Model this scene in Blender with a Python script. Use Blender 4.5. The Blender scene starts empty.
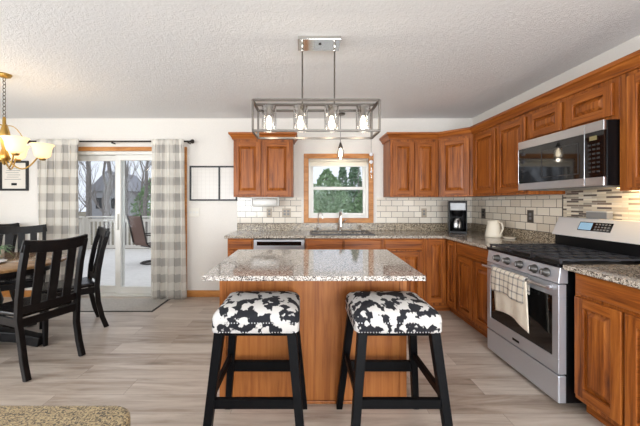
import bpy, bmesh, math, random
from mathutils import Vector, Matrix
R = math.radians
scn = bpy.context.scene
col = scn.collection

# ------------------------------------------------------------------ camera, sky, light, exposure
HC = 1.295                       # eye height
cd = bpy.data.cameras.new('camera'); cam = bpy.data.objects.new('camera', cd); col.objects.link(cam)
cam.location = (0, 0, HC); cam.rotation_euler = (R(90), 0, 0)
cd.sensor_width = 36; cd.lens = 302/640*36; cd.shift_x = 16/640; cd.shift_y = -10.5/640
cd.clip_start = .02; cd.clip_end = 400
scn.camera = cam
w = bpy.data.worlds.new('overcast_sky'); scn.world = w; w.use_nodes = True
bg = w.node_tree.nodes['Background']; bg.inputs[0].default_value = (.88, .91, 1, 1); bg.inputs[1].default_value = .85
def area(name, loc, rot, sx, sy, power, colour=(1, 1, 1)):
    d = bpy.data.lights.new(name, 'AREA'); d.shape = 'RECTANGLE'; d.size = sx; d.size_y = sy
    d.energy = power; d.color = colour
    o = bpy.data.objects.new(name, d); col.objects.link(o); o.location = loc; o.rotation_euler = rot
    return o
DAY = (.87, .94, 1)
area('fill_rear_window', (-2.6, -3.25, 1.35), (R(97), 0, 0), 2.2, 1.6, 125, DAY)  # unseen fill lamp added behind the rear window to brighten the room
area('fill_rear_window_two', (1.0, -3.25, 1.35), (R(97), 0, 0), 1.7, 1.6, 185, DAY)  # second added fill lamp, stronger to lift the right side and ceiling
area('daylight_side_window', (-4.98, .6, 1.35), (R(95), 0, R(-90)), 2.0, 1.5, 85, DAY)
for nm, l_, sx_, sy_ in (('sky_portal_glass_door', (-2.58, 4.31, 1.0), 1.84, 2.0), ('sky_portal_sink_window', (.475, 4.31, 1.49), .83, .82)):
    area(nm, l_, (R(-90), 0, 0), sx_, sy_, 1).data.cycles.is_portal = True
scn.view_settings.view_transform = 'Standard'; scn.view_settings.look = 'None'
scn.view_settings.exposure = 0.52; scn.view_settings.gamma = 1; scn.view_settings.use_curve_mapping = False

# ------------------------------------------------------------------ helpers
def lin(c):
    f = lambda v: v/12.92 if v <= .04045 else ((v+.055)/1.055)**2.4
    return tuple(f(x/255) for x in c[:3])+(1,)
Z = Vector((0, 0, 1))
class Fr:                        # a wall-aligned frame: u along the wall, w out of the wall, v up
    def __init__(s, O, U, W): s.O, s.U, s.W = Vector(O), Vector(U).normalized(), Vector(W).normalized()
    def p(s, u, w, v): return s.O+s.U*u+s.W*w+Z*v
WF = Fr((0, 0, 0), (1, 0, 0), (0, 1, 0))   # plain world axes: u=x, w=y, v=z
class MB:
    def __init__(s): s.v, s.f, s.sm = [], [], []
    def add(s, vs, fs, smooth=False):
        n = len(s.v); s.v += [Vector(a) for a in vs]
        s.f += [[i+n for i in f] for f in fs]; s.sm += [smooth]*len(fs); return s
    def box(s, u0, u1, w0, w1, v0, v1, fr=WF):
        P = [fr.p(u, ww, v) for v in (v0, v1) for ww in (w0, w1) for u in (u0, u1)]
        return s.add(P, [(0, 1, 3, 2), (4, 6, 7, 5), (0, 4, 5, 1), (2, 3, 7, 6), (0, 2, 6, 4), (1, 5, 7, 3)])
    def hexa(s, P): return s.add(P, [(0, 1, 3, 2), (4, 6, 7, 5), (0, 4, 5, 1), (2, 3, 7, 6), (0, 2, 6, 4), (1, 5, 7, 3)])
    def bar(s, a, b, sx, sy=None, ex=None, sx2=None, sy2=None):   # square bar from a to b, optionally tapered
        a, b = Vector(a), Vector(b); d = (b-a).normalized(); sy = sy or sx; sx2 = sx2 or sx; sy2 = sy2 or sy
        if ex is None: ex = Vector((1, 0, 0)) if abs(d.x) < .9 else Vector((0, 1, 0))
        ex = Vector(ex); ex = (ex-d*ex.dot(d)).normalized(); ey = d.cross(ex)
        P = []
        for c, hx, hy in ((a, sx/2, sy/2), (b, sx2/2, sy2/2)):
            for j in (-1, 1):
                for i in (-1, 1): P.append(c+ex*hx*i+ey*hy*j)
        return s.hexa(P)
    def tube(s, pts, r, n=8, caps=True, smooth=True):
        pts = [Vector(p) for p in pts]; rs = r if isinstance(r, (list, tuple)) else [r]*len(pts)
        d0 = (pts[1]-pts[0]).normalized(); ex = Vector((0, 0, 1)).cross(d0)
        if ex.length < .05: ex = Vector((1, 0, 0))
        ex.normalize(); V = []
        for i, p in enumerate(pts):
            d = (pts[min(i+1, len(pts)-1)]-pts[max(i-1, 0)]).normalized()
            ex = (ex-d*ex.dot(d)).normalized(); ey = d.cross(ex)
            V += [p+(ex*math.cos(2*math.pi*k/n)+ey*math.sin(2*math.pi*k/n))*rs[i] for k in range(n)]
        F = [(i*n+k, i*n+(k+1) % n, (i+1)*n+(k+1) % n, (i+1)*n+k) for i in range(len(pts)-1) for k in range(n)]
        s.add(V, F, smooth)
        if caps:
            m = len(pts)-1
            s.add(V[:n], [list(range(n))[::-1]]); s.add(V[m*n:], [list(range(n))])
        return s
    def sweep(s, pts, sec, ex, close=True):      # constant section [(a,b)] swept along pts; a along ex, b along d x ex
        pts = [Vector(p) for p in pts]; n = len(sec); V = []
        for i, p in enumerate(pts):
            d = (pts[min(i+1, len(pts)-1)]-pts[max(i-1, 0)]).normalized()
            e = Vector(ex); e = (e-d*e.dot(d)).normalized(); g = d.cross(e)
            V += [p+e*a+g*b for a, b in sec]
        F = [(i*n+k, i*n+(k+1) % n, (i+1)*n+(k+1) % n, (i+1)*n+k) for i in range(len(pts)-1) for k in range(n)]
        F += [list(range(n))[::-1], [(len(pts)-1)*n+k for k in range(n)]]
        return s.add(V, F)
    def lathe(s, c, prof, n=24, axis=Z, smooth=True):
        c = Vector(c); ax = Vector(axis).normalized()
        ex = ax.orthogonal().normalized(); ey = ax.cross(ex); V = []; m = len(prof)
        for r, h in prof: V += [c+ax*h+(ex*math.cos(2*math.pi*k/n)+ey*math.sin(2*math.pi*k/n))*max(r, 1e-5) for k in range(n)]
        F = [(i*n+k, i*n+(k+1) % n, (i+1)*n+(k+1) % n, (i+1)*n+k) for i in range(m-1) for k in range(n)]
        return s.add(V, F, smooth)
    def cyl(s, a, b, r, n=20):
        a, b = Vector(a), Vector(b); L = (b-a).length
        return s.lathe(a, [(0, 0), (r, 0), (r, L), (0, L)], n, b-a, False)
    def grid(s, nu, nv, f):
        V = [f(i/nu, j/nv) for j in range(nv+1) for i in range(nu+1)]
        return s.add(V, [(j*(nu+1)+i, j*(nu+1)+i+1, (j+1)*(nu+1)+i+1, (j+1)*(nu+1)+i) for j in range(nv) for i in range(nu)], True)
    def prism(s, poly, z0, z1):                 # polygon in x,y extruded
        n = len(poly); V = [(x, y, z0) for x, y in poly]+[(x, y, z1) for x, y in poly]
        return s.add(V, [list(range(n))[::-1], [n+i for i in range(n)]]+[(i, (i+1) % n, n+(i+1) % n, n+i) for i in range(n)])
    def cells(s, xs, ys, holes, t0, t1, P):     # slab from a cell grid with holes; P(x, y, t) -> point
        nx, ny = len(xs)-1, len(ys)-1; keep = lambda i, j: 0 <= i < nx and 0 <= j < ny and (i, j) not in holes
        idx = {}; V = []; F = []
        def g(i, j, k):
            if (i, j, k) not in idx: idx[(i, j, k)] = len(V); V.append(P(xs[i], ys[j], (t0, t1)[k]))
            return idx[(i, j, k)]
        for i in range(nx):
            for j in range(ny):
                if not keep(i, j): continue
                q = [(i, j), (i+1, j), (i+1, j+1), (i, j+1)]
                F.append([g(a, b, 0) for a, b in q][::-1]); F.append([g(a, b, 1) for a, b in q])
                for (a, b), (di, dj) in zip(zip(q, q[1:]+q[:1]), ((0, -1), (1, 0), (0, 1), (-1, 0))):
                    if not keep(i+di, j+dj): F.append([g(*a, 0), g(*b, 0), g(*b, 1), g(*a, 1)])
        return s.add(V, F)
    def build(s, name, m, parent=None, bevel=0, seg=2, sub=0, solid=0, uv=None, fix=True):
        off = Vector((0, 0, 0)); q = parent
        while q: off += Vector(q.location); q = q.parent
        me = bpy.data.meshes.new(name); me.from_pydata([v-off for v in s.v], [], s.f); me.update()
        for p, k in zip(me.polygons, s.sm): p.use_smooth = k
        if uv:
            L = me.uv_layers.new(name='UVMap')
            for lp in me.loops: L.data[lp.index].uv = uv[lp.vertex_index]
        if fix:
            bm = bmesh.new(); bm.from_mesh(me); bmesh.ops.recalc_face_normals(bm, faces=bm.faces); bm.to_mesh(me); bm.free()
        o = bpy.data.objects.new(name, me); col.objects.link(o); me.materials.append(m)
        if parent: o.parent = parent
        if solid: md = o.modifiers.new('s', 'SOLIDIFY'); md.thickness = solid; md.offset = 0
        if bevel: md = o.modifiers.new('b', 'BEVEL'); md.width = bevel; md.segments = seg; md.limit_method = 'ANGLE'; md.angle_limit = R(40)
        if sub: md = o.modifiers.new('u', 'SUBSURF'); md.levels = md.render_levels = sub
        return o
def tag(o, label, cat, group=None, kind=None):
    if kind: o['kind'] = kind
    o['label'] = label; o['category'] = cat
    if group: o['group'] = group
    return o
def struct(o, label, cat): return tag(o, label, cat, None, 'structure')
def thing(name, label, cat, loc=(0, 0, 0), group=None):
    o = bpy.data.objects.new(name, None); col.objects.link(o); o.location = loc; o.empty_display_size = .1
    return tag(o, label, cat, group)
def dup(root, loc, rz=0, label=None, scale=None):
    r = root.copy(); col.objects.link(r); r.location = loc; r.rotation_euler = (0, 0, rz)
    if scale: r.scale = (scale,)*3
    if label: r['label'] = label
    for ch in list(root.children):
        c = ch.copy(); col.objects.link(c); c.parent = r
        for g in list(ch.children):
            d = g.copy(); col.objects.link(d); d.parent = c
    return r

# ------------------------------------------------------------------ materials
def newmat(name):
    m = bpy.data.materials.new(name); m.use_nodes = True; nt = m.node_tree
    return m, nt, nt.nodes['Principled BSDF']
def N(nt, t, **k):
    n = nt.nodes.new(t)
    for a, b in k.items():
        if a.startswith('i_'): n.inputs[a[2:].replace('_', ' ')].default_value = b
        else: setattr(n, a, b)
    return n
def plain(name, c, rough=.5, metal=0, spec=None, emit=0, coat=0):
    m, nt, b = newmat(name); c = lin(c)
    b.inputs['Base Color'].default_value = c; b.inputs['Roughness'].default_value = rough; b.inputs['Metallic'].default_value = metal
    if spec is not None: b.inputs['Specular IOR Level'].default_value = spec
    if coat: b.inputs['Coat Weight'].default_value = coat
    if emit: b.inputs['Emission Color'].default_value = c; b.inputs['Emission Strength'].default_value = emit
    if metal: return m
    n = N(nt, 'ShaderNodeTexNoise', i_Scale=40.0); mr = N(nt, 'ShaderNodeMapRange')      # slight unevenness of the finish
    mr.inputs['To Min'].default_value = max(rough-.04, .01); mr.inputs['To Max'].default_value = rough+.04
    nt.links.new(n.outputs['Fac'], mr.inputs['Value']); nt.links.new(mr.outputs[0], b.inputs['Roughness'])
    return m
def coords(nt, scale, rot=(0, 0, 0)):
    t = N(nt, 'ShaderNodeTexCoord'); mp = N(nt, 'ShaderNodeMapping'); mp.inputs['Scale'].default_value = scale; mp.inputs['Rotation'].default_value = rot
    nt.links.new(t.outputs['Object'], mp.inputs['Vector']); return mp.outputs[0]
def ramp(nt, fac, stops, interp='LINEAR'):
    r = N(nt, 'ShaderNodeValToRGB'); r.color_ramp.interpolation = interp; e = r.color_ramp.elements
    while len(e) < len(stops): e.new(.5)
    for x, (p, c) in zip(e, stops): x.position = p; x.color = lin(c)
    nt.links.new(fac, r.inputs[0]); return r.outputs[0]
def bump(nt, b, h, s, d=.01):
    n = N(nt, 'ShaderNodeBump'); n.inputs['Strength'].default_value = s; n.inputs['Distance'].default_value = d
    nt.links.new(h, n.inputs['Height']); nt.links.new(n.outputs[0], b.inputs['Normal'])
def wood(name, c0, c1, c2, scale, rough=.42, coat=.06, spec=.3):
    m, nt, b = newmat(name); v = coords(nt, scale); b.inputs['Specular IOR Level'].default_value = spec
    n = N(nt, 'ShaderNodeTexNoise', i_Scale=1.0, i_Detail=6.0, i_Roughness=.62, i_Distortion=.6); nt.links.new(v, n.inputs['Vector'])
    c = ramp(nt, n.outputs['Fac'], [(.30, c0), (.50, c1), (.72, c2)])
    nt.links.new(c, b.inputs['Base Color']); b.inputs['Roughness'].default_value = rough; b.inputs['Coat Weight'].default_value = coat
    b.inputs['Coat Roughness'].default_value = .25
    bump(nt, b, n.outputs['Fac'], .12, .004); return m
OAK = [(88, 40, 10), (146, 79, 27), (178, 106, 44)]
oak_v = wood('oak_upright', *OAK, (38, 38, 2.2)); oak_h = wood('oak_level', *OAK, (2.2, 2.2, 42))
oak_trim = wood('oak_trim', (150, 90, 38), (184, 122, 62), (202, 142, 80), (4, 4, 18))
oak_isl = wood('oak_island', (126, 70, 30), (156, 94, 46), (172, 110, 58), (30, 30, 1.6), .4)
table_wood = wood('table_wood', (108, 78, 48), (138, 104, 68), (158, 122, 82), (3, 26, 26), .16, .3, .4)
black_wood = wood('black_wood', (12, 11, 12), (19, 17, 18), (24, 21, 21), (30, 30, 3), .4, .03, .2)
stool_black = wood('stool_black', (6, 6, 8), (9, 9, 11), (12, 12, 14), (30, 30, 3), .5, 0, .1)
def granite(name, tint=(1, 1, 1), rough=.07, sc=1.0):
    m, nt, b = newmat(name); v = coords(nt, (sc, sc, sc)); t = lambda c: tuple(min(255, a*k) for a, k in zip(c, tint))
    a = N(nt, 'ShaderNodeTexVoronoi', i_Scale=210.0); nt.links.new(v, a.inputs['Vector'])
    n = N(nt, 'ShaderNodeTexNoise', i_Scale=95.0, i_Detail=5.0, i_Roughness=.7); nt.links.new(v, n.inputs['Vector'])
    mx = N(nt, 'ShaderNodeMix', data_type='FLOAT', i_Factor=.45); sp = N(nt, 'ShaderNodeSeparateColor')
    nt.links.new(a.outputs['Color'], sp.inputs[0]); nt.links.new(n.outputs['Fac'], mx.inputs[2]); nt.links.new(sp.outputs[0], mx.inputs[3])
    c = ramp(nt, mx.outputs[0], [(.28, t((34, 31, 34))), (.37, t((92, 85, 82))), (.45, t((164, 154, 142))), (.57, t((192, 183, 172))), (.72, t((226, 221, 214)))])
    nt.links.new(c, b.inputs['Base Color']); b.inputs['Roughness'].default_value = rough; b.inputs['Specular IOR Level'].default_value = .6
    return m
gran = granite('speckled_granite', (.97, .97, .98), .06, 1.05); gran_near = granite('tan_granite', (.80, .73, .58), .4, 2.2); gran_spl = granite('splash_granite', (.84, .79, .70), .25, .8); gran_back = granite('counter_granite', (.94, .92, .89), .08, .8)
def noisy(name, c, rough, sc, bs, dist, var=6):
    m, nt, b = newmat(name); v = coords(nt, (1, 1, 1))
    n = N(nt, 'ShaderNodeTexNoise', i_Scale=sc, i_Detail=5.0, i_Roughness=.6, i_Distortion=.4); nt.links.new(v, n.inputs['Vector'])
    cl = ramp(nt, n.outputs['Fac'], [(.35, tuple(x-var for x in c)), (.65, tuple(min(255, x+var) for x in c))])
    nt.links.new(cl, b.inputs['Base Color']); b.inputs['Roughness'].default_value = rough; bump(nt, b, n.outputs['Fac'], bs, dist); return m
wall_paint = noisy('wall_paint', (221, 215, 207), .75, 90, .05, .002, 2)
def ceil_mat():
    m, nt, b = newmat('stippled_ceiling'); v = coords(nt, (1, 1, 1))
    n = N(nt, 'ShaderNodeTexNoise', i_Scale=40.0, i_Detail=6.0, i_Roughness=.6, i_Distortion=1.2); nt.links.new(v, n.inputs['Vector'])
    s = ramp(nt, n.outputs['Fac'], [(.42, (0, 0, 0)), (.62, (255, 255, 255))])
    b.inputs['Base Color'].default_value = lin((232, 232, 232)); b.inputs['Roughness'].default_value = .9; bump(nt, b, s, .3, .008); return m
ceil_m = ceil_mat()
def floor_mat():
    m, nt, b = newmat('grey_plank_floor'); v = coords(nt, (1, 1, 1))
    br = N(nt, 'ShaderNodeTexBrick', offset=.37, i_Scale=1.0, i_Mortar_Size=.0012, i_Brick_Width=1.22, i_Row_Height=.185, i_Bias=0.0)
    br.inputs['Color1'].default_value = (0, 0, 0, 1); br.inputs['Color2'].default_value = (1, 1, 1, 1); br.inputs['Mortar'].default_value = (.2, .2, .2, 1)
    nt.links.new(v, br.inputs['Vector'])
    v2 = coords(nt, (1.6, 15, 1)); off = N(nt, 'ShaderNodeVectorMath', operation='MULTIPLY_ADD')
    off.inputs[1].default_value = (7, 3, 5); nt.links.new(br.outputs['Color'], off.inputs[0]); nt.links.new(v2, off.inputs[2])
    n = N(nt, 'ShaderNodeTexNoise', i_Scale=1.0, i_Detail=6.0, i_Roughness=.65, i_Distortion=.5); nt.links.new(off.outputs[0], n.inputs['Vector'])
    mx = N(nt, 'ShaderNodeMix', data_type='FLOAT', i_Factor=.22); nt.links.new(n.outputs['Fac'], mx.inputs[2]); nt.links.new(br.outputs['Color'], mx.inputs[3])
    c = ramp(nt, mx.outputs[0], [(.24, (116, 100, 87)), (.40, (166, 150, 136)), (.56, (193, 180, 167)), (.8, (213, 203, 192))])
    mo = N(nt, 'ShaderNodeMix', data_type='RGBA'); mo.inputs[7].default_value = lin((130, 116, 104))
    nt.links.new(br.outputs['Fac'], mo.inputs[0]); nt.links.new(c, mo.inputs[6]); nt.links.new(mo.outputs[2], b.inputs['Base Color'])
    b.inputs['Roughness'].default_value = .36; bump(nt, b, n.outputs['Fac'], .06, .002); return m
floor_m = floor_mat()
def tile_mat(name, ax, w_, h_, stops, grout, msize, rough, interp='LINEAR', x0=0, z0=0, off=.5):
    m, nt, b = newmat(name); t = N(nt, 'ShaderNodeTexCoord'); sp = N(nt, 'ShaderNodeSeparateXYZ'); cb = N(nt, 'ShaderNodeCombineXYZ')
    nt.links.new(t.outputs['Object'], sp.inputs[0])
    for src, dst, o in ((ax, 0, x0), (2, 1, z0)):
        a = N(nt, 'ShaderNodeMath', operation='ADD'); a.inputs[1].default_value = o; nt.links.new(sp.outputs[src], a.inputs[0]); nt.links.new(a.outputs[0], cb.inputs[dst])
    br = N(nt, 'ShaderNodeTexBrick', offset=off, i_Scale=1.0, i_Mortar_Size=msize, i_Brick_Width=w_, i_Row_Height=h_, i_Mortar_Smooth=.1)
    br.inputs['Color1'].default_value = (0, 0, 0, 1); br.inputs['Color2'].default_value = (1, 1, 1, 1); br.inputs['Mortar'].default_value = (.5, .5, .5, 1)
    nt.links.new(cb.outputs[0], br.inputs['Vector'])
    c = ramp(nt, br.outputs['Color'], stops, interp)
    mo = N(nt, 'ShaderNodeMix', data_type='RGBA'); mo.inputs[7].default_value = lin(grout)
    nt.links.new(br.outputs['Fac'], mo.inputs[0]); nt.links.new(c, mo.inputs[6]); nt.links.new(mo.outputs[2], b.inputs['Base Color'])
    b.inputs['Roughness'].default_value = rough
    iv = N(nt, 'ShaderNodeMath', operation='SUBTRACT'); iv.inputs[0].default_value = 1; nt.links.new(br.outputs['Fac'], iv.inputs[1]); bump(nt, b, iv.outputs[0], .5, .003)
    return m
WT = [(0, (212, 201, 186)), (1, (228, 219, 205))]
tile_b = tile_mat('subway_tile_rear', 0, .154, .0785, WT, (98, 90, 84), .0028, .15, 'LINEAR', .03, -1.0125+.785)
tile_r = tile_mat('subway_tile_side_warm_lit', 1, .154, .0785, [(0, (210, 196, 176)), (1, (228, 217, 199))], (88, 80, 74), .0028, .15, 'LINEAR', .02, -1.0125+.785)  # same tile as the rear wall, warm bounce light tinted into its colour
MS = [(0, (92, 80, 72)), (.14, (206, 192, 168)), (.3, (150, 138, 124)), (.42, (226, 214, 192)), (.58, (120, 104, 90)), (.68, (190, 176, 156)), (.84, (214, 204, 186))]
tile_m = tile_mat('mosaic_strip_tile', 1, .115, .0168, MS, (196, 186, 170), .0012, .18, 'CONSTANT', 0, 0, .37)
steel = plain('brushed_steel', (198, 198, 200), .28, 1); chrome = plain('polished_nickel', (205, 203, 198), .12, 1)
nickel = plain('brushed_nickel', (104, 98, 92), .4, 1); brass = plain('antique_brass', (184, 150, 84), .28, 1)
dull_metal = plain('dull_metal', (128, 128, 128), .45, .8); range_steel = plain('range_steel', (208, 212, 220), .42, .85)
blk = plain('black_enamel', (10, 10, 12), .35, 0, .2); blk_glass = plain('black_glass', (10, 10, 11), .04, 0, .7); iron = plain('cast_iron', (62, 62, 66), .42, .4)
dk_plastic = plain('dark_plastic', (18, 17, 18), .4, 0, .2); grey_plastic = plain('grey_plastic', (120, 118, 116), .45)
white_vinyl = plain('white_vinyl', (222, 219, 212), .4); white_paint = plain('white_paint', (226, 222, 212), .55)
bronze = plain('oiled_bronze', (48, 42, 38), .4, .6); cream = plain('cream_glaze', (218, 207, 188), .3); paper = plain('white_paper', (238, 236, 230), .8)
frame_black = plain('frame_black', (26, 24, 23), .45); beige_plate = plain('taupe_plate', (166, 152, 134), .45); dark_plate = plain('dark_bronze_plate', (70, 58, 48), .4)
almond = plain('almond_plate', (226, 220, 208), .4); sink_grey = plain('charcoal_composite', (74, 74, 76), .45)
leather = plain('black_leather', (16, 15, 17), .25, 0, .4); rail_white = plain('rail_paint', (222, 216, 206), .6)
shade_cream = plain('cream_shade', (226, 216, 196), .8); sling = plain('brown_sling', (112, 86, 76), .7); dk_metal = plain('dark_metal', (54, 46, 42), .5, .3)
bulb_m = plain('lit_bulb', (255, 238, 208), .3, 0, None, 9); bulb_soft = plain('lit_candle_bulb', (255, 226, 170), .3, 0, None, 5)
display_m = plain('clock_display', (120, 150, 170), .2, 0, None, .5); amber = plain('amber_display', (110, 100, 66), .3, 0, None, .3)
plate_white = plain('white_china', (236, 236, 240), .15); leaf_m = plain('green_leaf', (88, 120, 78), .5)
bark = noisy('grey_bark', (150, 143, 138), .9, 14, .4, .02, 16); house_wall = noisy('grey_siding', (172, 172, 176), .8, 5, .1, .01, 6); roof_m = noisy('grey_shingle', (158, 158, 164), .9, 9, .3, .02, 12)
litter_m = noisy('leaf_litter', (128, 118, 96), .95, 3, .4, .05, 24); deck_m = noisy('overexposed_deck', (226, 221, 214), .8, 12, .1, .005, 6)  # deck boards painted pale to stand for outdoor overexposure
needles = noisy('evergreen_needles', (122, 150, 118), .7, 3, .1, .01, 26); needles2 = noisy('light_green_leaves', (150, 176, 134), .7, 3, .1, .01, 26)
def glassy(name, tint=(1, 1, 1, 1), refl=.12, edge=.5):
    m = bpy.data.materials.new(name); m.use_nodes = True; nt = m.node_tree; nt.nodes.clear()
    o = N(nt, 'ShaderNodeOutputMaterial'); t = N(nt, 'ShaderNodeBsdfTransparent'); g = N(nt, 'ShaderNodeBsdfGlossy'); x = N(nt, 'ShaderNodeMixShader')
    t.inputs[0].default_value = tint; g.inputs['Roughness'].default_value = .02
    l = N(nt, 'ShaderNodeLayerWeight', i_Blend=.3); ml = N(nt, 'ShaderNodeMath', operation='MULTIPLY_ADD'); ml.inputs[1].default_value = edge; ml.inputs[2].default_value = refl*.4
    nt.links.new(l.outputs['Facing'], ml.inputs[0]); nt.links.new(ml.outputs[0], x.inputs[0]); nt.links.new(t.outputs[0], x.inputs[1]); nt.links.new(g.outputs[0], x.inputs[2]); nt.links.new(x.outputs[0], o.inputs[0])
    return m
lamp_glass = glassy('clear_lamp_glass', (.92, .92, .92, 1), .45, .8); pane_m = glassy('window_glass', (.95, .97, .98, 1), .004, .03)
def translucent(name, c, rough=.8, tr=.35, emit=0):
    m, nt, b = newmat(name); o = nt.nodes['Material Output']; t = N(nt, 'ShaderNodeBsdfTranslucent'); x = N(nt, 'ShaderNodeMixShader'); x.inputs[0].default_value = tr
    b.inputs['Base Color'].default_value = lin(c); b.inputs['Roughness'].default_value = rough; t.inputs[0].default_value = lin(c)
    if emit: b.inputs['Emission Color'].default_value = lin(c); b.inputs['Emission Strength'].default_value = emit
    nt.links.new(b.outputs[0], x.inputs[1]); nt.links.new(t.outputs[0], x.inputs[2]); nt.links.new(x.outputs[0], o.inputs[0]); return m, nt, b, t
frost = translucent('frosted_shade_glass', (250, 232, 196), .35, .4, .55)[0]
def check_cloth(name, pu, pv, base, one, both, tr, duty=.5):
    m, nt, b, t = translucent(name, base, .9, tr); tc = N(nt, 'ShaderNodeTexCoord'); sp = N(nt, 'ShaderNodeSeparateXYZ'); nt.links.new(tc.outputs['UV'], sp.inputs[0])
    fs = []
    for k, p in ((0, pu), (1, pv)):
        a = N(nt, 'ShaderNodeMath', operation='DIVIDE'); a.inputs[1].default_value = p; f = N(nt, 'ShaderNodeMath', operation='FRACT'); l = N(nt, 'ShaderNodeMath', operation='LESS_THAN'); l.inputs[1].default_value = duty
        nt.links.new(sp.outputs[k], a.inputs[0]); nt.links.new(a.outputs[0], f.inputs[0]); nt.links.new(f.outputs[0], l.inputs[0]); fs.append(l)
    ad = N(nt, 'ShaderNodeMath', operation='ADD'); nt.links.new(fs[0].outputs[0], ad.inputs[0]); nt.links.new(fs[1].outputs[0], ad.inputs[1])
    hf = N(nt, 'ShaderNodeMath', operation='MULTIPLY'); hf.inputs[1].default_value = .5; nt.links.new(ad.outputs[0], hf.inputs[0])
    c = ramp(nt, hf.outputs[0], [(0, base), (.4, one), (.9, both)], 'CONSTANT'); nt.links.new(c, b.inputs['Base Color']); nt.links.new(c, t.inputs[0]); return m
curtain_m = check_cloth('buffalo_check_cloth', .2, .215, (243, 239, 231), (227, 222, 214), (192, 187, 181), .38)
towel_m = check_cloth('plaid_towel', .05, .05, (226, 216, 200), (176, 168, 158), (120, 116, 114), .05, .22); towel_plain = plain('cream_towel', (224, 212, 194), .95)
def cow(name, off):
    m, nt, b = newmat(name); t = N(nt, 'ShaderNodeTexCoord'); mp = N(nt, 'ShaderNodeMapping'); mp.inputs['Location'].default_value = off; mp.inputs['Scale'].default_value = (1, .7, 1)
    nt.links.new(t.outputs['Object'], mp.inputs['Vector'])
    n = N(nt, 'ShaderNodeTexNoise', i_Scale=21.0, i_Detail=2.5, i_Roughness=.5, i_Distortion=.2); nt.links.new(mp.outputs[0], n.inputs['Vector'])
    c = ramp(nt, n.outputs['Fac'], [(.495, (198, 194, 190)), (.52, (14, 15, 24))]); nt.links.new(c, b.inputs['Base Color']); b.inputs['Roughness'].default_value = .85; return m

# ------------------------------------------------------------------ the room
YW, XR, XL, YF, ZC = 4.151, 2.31, -4.9, -3.1, 2.45
struct(MB().box(XL-.1, XR+.1, YF-.1, YW+.14, -.1, 0).build('floor', floor_m), 'grey beige wood-look plank floor of the kitchen and dining area', 'floor')
struct(MB().box(XL-.1, XR+.1, YF-.1, YW+.14, ZC, ZC+.1).build('ceiling', ceil_m), 'white textured ceiling over the whole room', 'ceiling')
struct(MB().cells([XL-.1, -3.5, -1.66, .062, .887, XR+.1], [0, 1.08, 1.90, 2.0, ZC], {(1, 0), (1, 1), (1, 2), (3, 1)}, YW, YW+.14, lambda x, z, t: (x, t, z)).build('wall_back', wall_paint), 'off-white wall holding the glass door and the sink window', 'wall')
struct(MB().box(XR, XR+.1, YF, YW, 0, ZC).build('wall_right', wall_paint), 'off-white wall behind the range and microwave', 'wall')
struct(MB().cells([YF, -.4, 1.6, YW], [0, .6, 2.1, ZC], {(1, 1)}, XL-.1, XL, lambda y, z, t: (t, y, z)).build('wall_left', wall_paint), 'off-white dining side wall with a window', 'wall')
struct(MB().cells([XL-.1, -3.7, -1.5, .15, 1.85, XR+.1], [0, .55, 2.15, ZC], {(1, 1), (3, 1)}, YF-.1, YF, lambda x, z, t: (x, t, z)).build('wall_front', wall_paint), 'off-white wall opposite the sink with two windows', 'wall')
struct(MB().box(-1.605, -.91, YW-.014, YW, 0, .09).box(XL, -3.556, YW-.014, YW, 0, .09).build('baseboard_back', oak_trim, None, .003), 'oak baseboard below the switch plate and hanging frame', 'baseboard')
struct(MB().box(XL, XL+.014, YF, YW-.02, 0, .09).build('baseboard_left', oak_trim, None, .003), 'oak baseboard along the dining side wall', 'baseboard')
def plain_window(name, label, P, a0, a1, z0, z1):
    m = MB(); t = .06; am = (a0+a1)/2
    for q in ((a0, a1, z0, z0+t), (a0, a1, z1-t, z1), (a0, a0+t, z0, z1), (a1-t, a1, z0, z1), (am-t/2, am+t/2, z0, z1)): P(m, *q, .06)
    o = m.build(name, white_vinyl); struct(o, label, 'window')
plain_window('window_2', 'wide white window behind the dining table', lambda m, a, b, c, d, t: m.box(a, b, YF-.08, YF-.02, c, d), -3.7, -1.5, .55, 2.15)
plain_window('window_3', 'white window opposite the kitchen sink', lambda m, a, b, c, d, t: m.box(a, b, YF-.08, YF-.02, c, d), .15, 1.85, .55, 2.15)
plain_window('window_4', 'white window in the dining side wall', lambda m, a, b, c, d, t: m.box(XL-.08, XL-.02, a, b, c, d), -.4, 1.6, .6, 2.1)

def rect_frame(m, x0, x1, z0, z1, t, y0, y1, tb=None):
    tb = tb or t
    m.box(x0, x0+t, y0, y1, z0, z1).box(x1-t, x1, y0, y1, z0, z1).box(x0+t, x1-t, y0, y1, z1-t, z1).box(x0+t, x1-t, y0, y1, z0, z0+tb); return m
# sink window
w1 = thing('window_1', 'double-hung white window with oak casing above the kitchen sink', 'window', (.4745, YW, 1.016)); w1['kind'] = 'structure'
rect_frame(MB(), -.003, .952, 1.016, 1.964, .066, YW-.02, YW).build('casing', oak_trim, w1, .004)
rect_frame(MB(), .063, .886, 1.081, 1.899, .035, YW+.015, YW+.12).build('window_frame', white_vinyl, w1, .003)
rect_frame(MB(), .098, .851, 1.116, 1.505, .034, YW+.03, YW+.06).build('lower_sash', white_vinyl, w1, .003)
rect_frame(MB(), .098, .851, 1.48, 1.864, .034, YW+.066, YW+.096).build('upper_sash', white_vinyl, w1, .003)
MB().box(.132, .817, YW+.043, YW+.047, 1.15, 1.471).build('lower_pane', pane_m, w1); MB().box(.132, .817, YW+.079, YW+.083, 1.514, 1.83).build('upper_pane', pane_m, w1)
sh = thing('window_shade', 'cream roller shade rolled up inside the sink window', 'window shade', (.4745, YW+.02, 1.78))
MB().lathe((.075, YW+.0, 1.868), [(0, 0), (.022, 0), (.022, .80), (0, .80)], 20, (1, 0, 0)).build('shade_roll', shade_cream, sh)
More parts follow.
